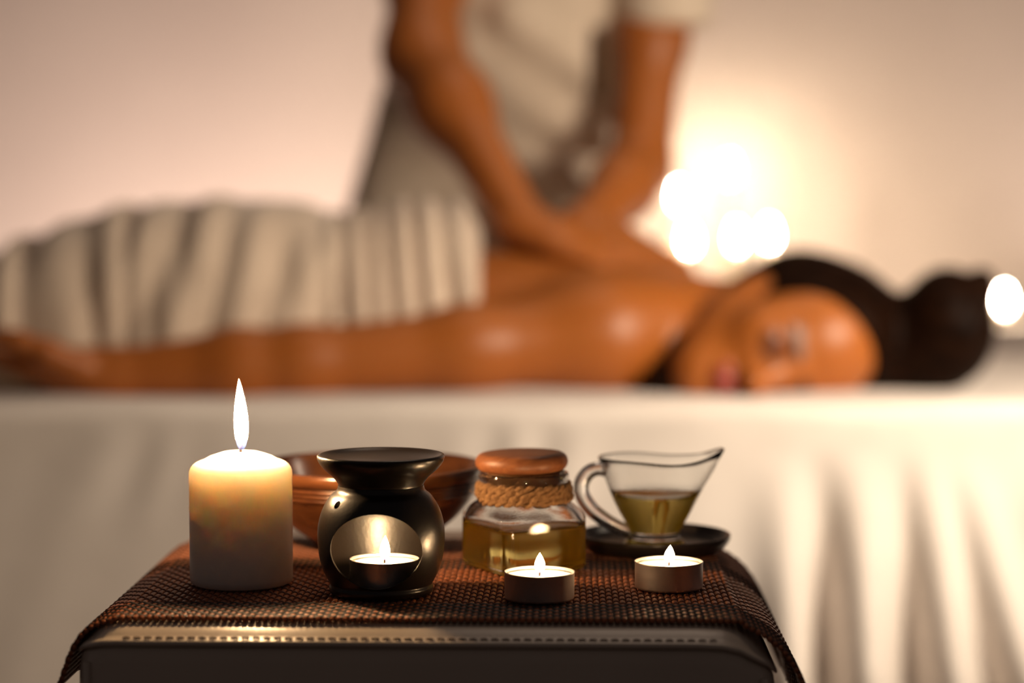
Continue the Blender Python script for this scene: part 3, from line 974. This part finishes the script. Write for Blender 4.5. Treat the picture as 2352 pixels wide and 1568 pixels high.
# cords: one mesh per phase, shared
def cord_mesh(phase):
    P, R = [], []
    ys = [r_[0] for r_ in rows]
    pts = [0.0] + [v for a, b in zip(ys, ys[1:]) for v in (a, (a + b) / 2)] + [ys[-1], LEN]
    V_, F_ = [], []
    n = 8
    for q, yv in enumerate(pts):
        # thin where a thread crosses over, full between
        ri = q // 2
        on_row = (q % 2 == 1)
        band = ri < len(rows) and rows[min(ri, len(rows) - 1)][1]
        cross = on_row and ((ri + phase) % 2 == 0)
        rx, rz, dz = (0.00150, 0.00098, -0.0002) if cross else (0.00172, 0.00122, 0.00015)
        if band: rx, rz, dz = (0.00120, 0.00060, -0.0005) if on_row else (0.00170, 0.00135, 0.0002)
        for g in range(n):
            a = 2 * PI * g / n
            V_.append((rx * math.cos(a), yv, dz + rz * math.sin(a)))
    for i in range(len(pts) - 1):
        for g in range(n):
            h_ = (g + 1) % n
            F_.append((i * n + h_, i * n + g, (i + 1) * n + g, (i + 1) * n + h_))
    F_.append(tuple(range(n)))
    F_.append(tuple(reversed([(len(pts) - 1) * n + g for g in range(n)])))
    return V_, F_
cords = []
for ph in (0, 1):
    cords.append(mesh_obj('cord', *cord_mesh(ph), M['cord'], mat_root))
for i in range(NC):
    s_ = (i + 0.5) * PC
    x, z, nx_, nz_, tx_, tz_ = mpos(s_)
    o_ = cords[i] if i < 2 else link_copy('cord', cords[i % 2], mat_root)
    o_.location = (x, 0, z)
    o_.rotation_euler = (0, -math.atan2(tz_, tx_), 0)
# threads running across, over and under the cords
def weft_mesh(phase, r, amp=0.00125, lift=0.0):
    path = []
    for i in range(NC):
        for f_, a in ((0.0, 0.0), (0.28, 0.8), (0.5, 1.0), (0.72, 0.8)):
            s_ = (i + f_) * PC
            x, z, nx_, nz_, tx_, tz_ = mpos(s_)
            sg = 1 if (i + phase) % 2 == 0 else -1
            off = sg * a * amp + lift + (0.0001 if sg > 0 else 0)
            path.append((x + nx_ * off, 0, z + nz_ * off))
    return tube(path, r, 5)
wb = {}
for (yv, dark, copper) in rows:
    pass
for i, (yv, dark, copper) in enumerate(rows):
    key = (i % 2, dark, copper)
    if key not in wb:
        wb[key] = mesh_obj('weft_thread', *weft_mesh(i % 2, 0.00100 if dark else (0.00066 if copper else 0.00050), 0.0003 if dark else 0.00125, 0.00050 if dark else 0.0), M['weft_black'] if dark else M['weft_brown'], mat_root)
        o_ = wb[key]
    else:
        o_ = link_copy('weft_thread', wb[key], mat_root)
    o_.location = (0, yv, 0)

# ================================================================== things on the stool
# ---- pillar candle
p = on(555, 1338, MT)
pc = pillar_candle('pillar_candle', (p.x, p.y, MT), 0.0290, 0.0712, 0.040, 0.0040, M['flame_pillar'], M['wax'])
tag(pc, 'thick white pillar candle with a tall flame, leftmost on the placemat', 'candle')

# ---- tealights
def tealight(loc, label, lean=0.0, fs=1.0):
    root = empty('tealight', loc)
    tag(root, label, 'tealight', 'burning tealights in metal cups')
    R, h = 0.0190, 0.0150
    cup = [(0, 0.0002), (R - 0.0012, 0.0), (R - 0.0003, 0.0004), (R, 0.0014), (R, h - 0.0006), (R + 0.0003, h - 0.0003), (R + 0.0003, h), (R - 0.0002, h + 0.0001),
           (R - 0.0004, h - 0.0006), (R - 0.0005, 0.0016), (0, 0.0012)]
    mesh_obj('metal_cup', *lathe(cup, 72), M['alu'], root)
    wx = [(0, 0.0016), (R - 0.0008, 0.0018), (R - 0.0008, h - 0.0016), (R - 0.0022, h - 0.0022), (R * 0.5, h - 0.0026), (0, h - 0.0026)]
    mesh_obj('wax', *lathe(wx, 72), M['wax_small'], root)
    z0 = h - 0.0030
    mesh_obj('wick', *tube([(0, 0, z0), (0.0002, 0, z0 + 0.003), (0.0012, 0, z0 + 0.006)], 0.00055, 8), M['wick'], root)
    fl = mesh_obj('flame', *flame_shape(0.0135, 0.0031, lean), M['flame_tea'], root)
    fl.location = (0.0002, 0, z0 + 0.0022)
    fl.scale = (0.92, 0.92, fs)
    return root
p = on(1239, 1374, MT)
tealight((p.x, p.y, MT), 'lit tealight in front of the oil jar, nearest the camera', 0.0, 0.80)
p = on(1536, 1349, MT)
tealight((p.x, p.y, MT), 'lit tealight in front of the black saucer, rightmost on the placemat', 0.05, 0.72)

# ---- black oil burner
def apply_mesh(o_):
    dg = bpy.context.evaluated_depsgraph_get()
    me = bpy.data.meshes.new_from_object(o_.evaluated_get(dg))
    o_.modifiers.clear()
    o_.data = me
pb = on(876, 1360, MT)
ob = empty('oil_burner', (pb.x, pb.y, MT))
ob.scale = (1, 1, 1.04)
tag(ob, 'black ceramic oil burner with round opening and a dish on top', 'oil burner')
outer = smooth_profile([(0.0272, 0.0), (0.0284, 0.0012), (0.0288, 0.0034), (0.0280, 0.0052), (0.0290, 0.0068), (0.0322, 0.0130), (0.0343, 0.0210), (0.0351, 0.0295),
                        (0.0345, 0.0375), (0.0322, 0.0450), (0.0282, 0.0515), (0.0245, 0.0548), (0.0236, 0.0575)], 5)
inner = smooth_profile([(0.0205, 0.0560), (0.0215, 0.0530), (0.0250, 0.0490), (0.0292, 0.0430), (0.0316, 0.0365), (0.0322, 0.0295), (0.0314, 0.0210), (0.0292, 0.0130), (0.0268, 0.0072), (0.0250, 0.0046)], 5)
prof_b = [(0, 0)] + outer + inner + [(0, 0.0044)]
bd = mesh_obj('burner_body', *lathe(prof_b, 96), M['ceramic'], ob)
def cutter(V_, F_):
    c = mesh_obj('cutter', V_, F_, None)
    return c
hole = []
for k in range(48):
    a = 2 * PI * k / 48
    zz_ = 0.0262 + 0.0198 * math.sin(a)
    xx_ = -0.0012 + 0.0250 * math.cos(a) * (1.0 if math.sin(a) > 0 else (1 - 0.10 * math.sin(a) ** 2))
    hole.append((xx_, zz_))
cv, cf = loft([[(a, -0.06, b) for a, b in hole], [(a, -0.008, b) for a, b in hole]])
c1 = cutter(cv, [tuple(reversed(f)) for f in cf])
dirn = Vector((-0.80, -0.50, 0.42)).normalized()
hc = Vector((-0.0215, -0.0185, 0.0488))
cv, cf = tube([hc - dirn * 0.009, hc + dirn * 0.02], 0.0023, 20)
c2 = cutter(cv, cf)
for c in (c1, c2):
    c.parent = ob
    bm = bmesh.new(); bm.from_mesh(c.data); bmesh.ops.recalc_face_normals(bm, faces=bm.faces); bm.to_mesh(c.data); bm.free()
bm = bmesh.new(); bm.from_mesh(bd.data); bmesh.ops.recalc_face_normals(bm, faces=bm.faces); bm.to_mesh(bd.data); bm.free()
for c in (c1, c2):
    mdf = bd.modifiers.new('cut', 'BOOLEAN'); mdf.operation = 'DIFFERENCE'; mdf.object = c; mdf.solver = 'EXACT'
bpy.context.view_layer.update()
apply_mesh(bd)
for c in (c1, c2): bpy.data.objects.remove(c, do_unlink=True)
try:
    bd.data.set_sharp_from_angle(angle=math.radians(40))
except Exception:
    pass
dish = smooth_profile([(0.0232, 0.0568), (0.0240, 0.0590), (0.0268, 0.0625), (0.0312, 0.0662), (0.0340, 0.0695), (0.0351, 0.0722), (0.0349, 0.0735), (0.0340, 0.0740)], 5)
dish += smooth_profile([(0.0330, 0.0737), (0.0290, 0.0722), (0.0220, 0.0710), (0.0120, 0.0704), (0.0, 0.0703)], 5)
mesh_obj('dish', *lathe([(0, 0.0568)] + dish, 96), M['ceramic'], ob)
tealight((pb.x + 0.0020, pb.y - 0.0045, MT + 0.0047), 'lit tealight inside the round opening of the black oil burner', 0.03)

# ---- wooden bowl
pw = on(848, 1250, MT)
bw = empty('wooden_bowl', (pw.x, pw.y, MT))
bw.scale = (1.04, 1.04, 1.02)
tag(bw, 'dark polished wooden bowl with a ribbed rim behind the oil burner', 'bowl')
ow = smooth_profile([(0.0300, 0.0), (0.0330, 0.0010), (0.0345, 0.0040), (0.0420, 0.0090), (0.0530, 0.0180), (0.0610, 0.0275), (0.0640, 0.0325)], 5)
rb = []
for zc in (0.0345, 0.0372, 0.0399):
    rb += [(0.0650 + (zc - 0.0345) * 0.35, zc - 0.0012), (0.0662 + (zc - 0.0345) * 0.35, zc - 0.0004), (0.0662 + (zc - 0.0345) * 0.35, zc + 0.0006), (0.0652 + (zc - 0.0345) * 0.35, zc + 0.0012)]
lipw = smooth_profile([(0.0668, 0.0418), (0.0692, 0.0432), (0.0702, 0.0462), (0.0700, 0.0492), (0.0685, 0.0505), (0.0662, 0.0498), (0.0640, 0.0460), (0.0580, 0.0330), (0.0480, 0.0200), (0.0330, 0.0110), (0.0150, 0.0075), (0.0, 0.0070)], 5)
mesh_obj('bowl_body', *lathe([(0, 0)] + ow + rb + lipw, 96), M['bowl'], bw)

# ---- oil jar
pj = on(1203, 1301, MT)
jr = empty('oil_jar', (pj.x, pj.y, MT))
tag(jr, 'square glass jar of golden oil with wooden lid and twine round its neck', 'jar')
J0 = math.radians(-105)
NJ = 96
def sq_ring(a, rc, z, circ=0.0, R=0.0):
    """rounded square of half side a turned so that one corner faces the camera; blends to a circle"""
    pts = []
    for k in range(NJ):
        th = 2 * PI * k / NJ
        b = th + PI / 4                              # corner at th = 0
        c, s = abs(math.cos(b)), abs(math.sin(b))
        m_ = max(c, s)
        r = a / m_
        # round the corner
        q = a - rc
        ux, uy = c, s
        if min(ux, uy) * (a / m_) > q:
            B_ = q * (ux + uy); C_ = 2 * q * q - rc * rc
            r = B_ + math.sqrt(max(B_ * B_ - C_, 0))
        r = r * (1 - circ) + R * circ
        an = J0 + th
        pts.append((r * math.cos(an), r * math.sin(an), z))
    return pts
A = 0.0290
OILZ = 0.0250
outr = [sq_ring(A - 0.0035, 0.007, 0.0), sq_ring(A - 0.0012, 0.008, 0.0008), sq_ring(A, 0.0085, 0.0030), sq_ring(A, 0.0085, 0.012), sq_ring(A, 0.0085, 0.0225), sq_ring(A, 0.009, 0.0310)]
for t in np.linspace(0.12, 1.0, 10):
    a = t * PI / 2
    outr.append(sq_ring(A - 0.0045 * (1 - math.cos(a)), 0.009 + 0.004 * t, 0.0310 + 0.0088 * math.sin(a) ** 1.1, t ** 1.6, 0.0262))
outr += [sq_ring(0, 1, 0.0408, 1, 0.0248), sq_ring(0, 1, 0.0420, 1, 0.0243), sq_ring(0, 1, 0.0495, 1, 0.0243), sq_ring(0, 1, 0.0508, 1, 0.0252), sq_ring(0, 1, 0.0514, 1, 0.0264),
         sq_ring(0, 1, 0.0528, 1, 0.0267), sq_ring(0, 1, 0.0555, 1, 0.0266), sq_ring(0, 1, 0.0564, 1, 0.0261), sq_ring(0, 1, 0.0567, 1, 0.0250),
         sq_ring(0, 1, 0.0562, 1, 0.0240), sq_ring(0, 1, 0.0540, 1, 0.0234), sq_ring(0, 1, 0.0420, 1, 0.0222), sq_ring(0, 1, 0.0395, 1, 0.0224)]
for t in np.linspace(1.0, 0.0, 10):
    a = t * PI / 2
    outr.append(sq_ring(A - 0.0026 - 0.0040 * (1 - math.cos(a)), 0.0075 + 0.004 * t, 0.0290 + 0.0088 * math.sin(a) ** 1.1, t ** 1.6, 0.0236))
outr += [sq_ring(A - 0.0026, 0.007, OILZ + 0.0006), sq_ring(A - 0.0034, 0.006, OILZ), sq_ring(A - 0.012, 0.004, OILZ), ]
jv, jf = loft(outr)
mesh_obj('glass_body', jv, jf, M['glass'], jr)
oilr = [sq_ring(A - 0.006, 0.005, 0.0035), sq_ring(A - 0.0028, 0.007, 0.0046), sq_ring(A - 0.0020, 0.0072, 0.007), sq_ring(A - 0.0020, 0.0072, OILZ - 0.0010), sq_ring(A - 0.0024, 0.007, OILZ - 0.0004)]
mesh_obj('oil', *loft(oilr), M['oil_jar'], jr)
lidp = [(0, 0.0572), (0.0215, 0.0572)] + [(0.0222 + 0.0052 * math.sin(a), 0.0626 - 0.0054 * math.cos(a)) for a in np.linspace(0.25, PI - 0.12, 14)] + [(0.0205, 0.0683), (0, 0.0684)]
lid = mesh_obj('lid', *lathe(lidp, 72), M['lid'], jr)
lid.rotation_euler = (math.radians(-0.6), math.radians(-1.0), 0.3)
mesh_obj('stopper', *lathe([(0, 0.0470), (0.0205, 0.0470), (0.0214, 0.0480), (0.0218, 0.0574), (0, 0.0574)], 48), M['cork'], jr)
# twine: turns of two twisted strands
def strand(z0, z1, turns, R0, tw, ph, r, a0):
    P = []
    n = int(130 * turns)
    for i in range(n + 1):
        t = i / n
        a = a0 + 2 * PI * turns * t
        g = ph + tw * 2 * PI * turns * t
        rr = R0 + 0.0011 * math.cos(g) + 0.0003 * math.sin(5 * a)
        zz_ = z0 + (z1 - z0) * t + 0.0011 * math.sin(g) + 0.0005 * math.sin(2.3 * a + ph)
        P.append((rr * math.cos(a), rr * math.sin(a), zz_))
    return tube(P, r, 7)
for (za, zb, Rw, a0, turns) in ((0.0422, 0.0442, 0.0266, 0.3, 1.15), (0.0446, 0.0458, 0.0267, 2.0, 1.1), (0.0468, 0.0478, 0.0265, 4.0, 1.1), (0.0488, 0.0490, 0.0260, 5.2, 1.05), (0.0405, 0.0436, 0.0272, 3.6, 0.8)):
    mesh_obj('twine', *merge(*[strand(za, zb, turns, Rw, 15, ph, 0.00150, a0) for ph in (0, PI)]), M['twine'], jr)
fz = []
for k in range(80):
    a = random.uniform(0, 2 * PI); z = random.uniform(0.041, 0.050)
    P = [Vector((0.0272 * math.cos(a), 0.0272 * math.sin(a), z))]
    d = Vector((math.cos(a), math.sin(a), random.uniform(-0.6, 1.0))) * 0.5 + Vector((random.uniform(-1, 1), random.uniform(-1, 1), random.uniform(-1, 1))) * 0.7
    for q in range(4):
        d = d + Vector((random.uniform(-1, 1), random.uniform(-1, 1), random.uniform(-1, 1))) * 0.35
        P.append(P[-1] + d.normalized() * random.uniform(0.0008, 0.0020))
    fz.append(tube(P, 0.00009, 4))
o_ = mesh_obj('twine_fibres', *merge(*fz), M['twine'], jr)
o_['kind'] = 'stuff'

# ---- black saucer and glass jug
ps = on(1502, 1262, MT)
sc_ = empty('saucer', (ps.x, ps.y, MT))
tag(sc_, 'round black saucer under the glass jug', 'saucer')
sp_ = smooth_profile([(0.0360, 0.0), (0.0400, 0.0006), (0.0440, 0.0030), (0.0468, 0.0070), (0.0474, 0.0094), (0.0470, 0.0104), (0.0458, 0.0104), (0.0446, 0.0090), (0.0425, 0.0056), (0.0390, 0.0044), (0.0300, 0.0042), (0.0, 0.0042)], 5)
mesh_obj('saucer_dish', *lathe([(0, 0)] + sp_, 96), M['saucer'], sc_)

JZ = MT + 0.0043
pg = on(1504, 1254, JZ)
jg = empty('glass_jug', (pg.x, pg.y, JZ))
tag(jg, 'small clear glass sauce jug of golden oil standing on the black saucer', 'jug')
NG = 96
def jug_ring(rx, ry, z, cx_=0.0, spout=0.0, lift=0.0, wave=0.0):
    pts = []
    for k in range(NG):
        a = 2 * PI * k / NG
        b = (a + PI) % (2 * PI) - PI
        g = math.exp(-abs(b / 0.50) ** 3)
        x = cx_ + rx * math.cos(a) + spout * g
        y = ry * math.sin(a) * (1 - 0.10 * (spout / 0.008) * math.exp(-((abs(b) - 0.55) / 0.35) ** 2))
        zz_ = z + lift * g + wave * math.cos(2 * a) - 0.35 * lift * math.exp(-((abs(b) - 1.25) / 0.5) ** 2)
        pts.append((x, y, zz_))
    return pts
gout = [jug_ring(0.0150, 0.0150, 0.0008), jug_ring(0.0196, 0.0196, 0.0), jug_ring(0.0206, 0.0206, 0.0010), jug_ring(0.0200, 0.0200, 0.0024), jug_ring(0.0172, 0.0172, 0.0046), jug_ring(0.0152, 0.0152, 0.0066),
        jug_ring(0.0148, 0.0148, 0.0082), jug_ring(0.0156, 0.0154, 0.0102), jug_ring(0.0188, 0.0180, 0.0160), jug_ring(0.0226, 0.0210, 0.0225), jug_ring(0.0262, 0.0236, 0.0300),
        jug_ring(0.0290, 0.0256, 0.0370, 0, 0.0010), jug_ring(0.0312, 0.0270, 0.0430, 0, 0.0026), jug_ring(0.0326, 0.0280, 0.0475, 0, 0.0045, 0.0015), jug_ring(0.0338, 0.0288, 0.0515, 0, 0.0062, 0.0034),
        jug_ring(0.0349, 0.0297, 0.0540, 0, 0.0072, 0.0048)]
grim = [jug_ring(0.0351, 0.0299, 0.0549, 0, 0.0074, 0.0052), jug_ring(0.0345, 0.0293, 0.0554, 0, 0.0072, 0.0052), jug_ring(0.0337, 0.0285, 0.0549, 0, 0.0069, 0.0050)]
GO = 0.0322
gin = [jug_ring(0.0324, 0.0274, 0.0515, 0, 0.0060, 0.0034), jug_ring(0.0311, 0.0264, 0.0475, 0, 0.0043, 0.0015), jug_ring(0.0296, 0.0254, 0.0430, 0, 0.0024), jug_ring(0.0274, 0.0240, 0.0370, 0, 0.0009),
       jug_ring(0.0256, 0.0229, GO + 0.0005), jug_ring(0.0248, 0.0221, GO), jug_ring(0.012, 0.012, GO)]
mesh_obj('glass_body', *loft(gout + grim + gin), M['glass'], jg)
goil = [jug_ring(0.0120, 0.0120, 0.0096), jug_ring(0.0140, 0.0138, 0.0106), jug_ring(0.0174, 0.0166, 0.0162), jug_ring(0.0212, 0.0196, 0.0227), jug_ring(0.0246, 0.0220, 0.0296), jug_ring(0.0252, 0.0226, GO - 0.0004)]
mesh_obj('oil', *loft(goil), M['oil'], jg)
hp = smooth_profile([(-0.0290, 0.0, 0.0462), (-0.0345, 0.0, 0.0478), (-0.0405, 0.0, 0.0458), (-0.0448, 0.0, 0.0395), (-0.0446, 0.0, 0.0320), (-0.0395, 0.0, 0.0235), (-0.0310, 0.0, 0.0165), (-0.0220, 0.0, 0.0115), (-0.0140, 0.0, 0.0082)], 6)
mesh_obj('handle', *tube(hp, [0.0039 + 0.0009 * math.sin(PI * i / (len(hp) - 1)) for i in range(len(hp))], 16), M['glass'], jg)

# ---- last candle, far right on the bench
back_candle(2308, 684, 3.98, 0.011, 'blurred lit tealight-sized candle alone at the right end of the bench')
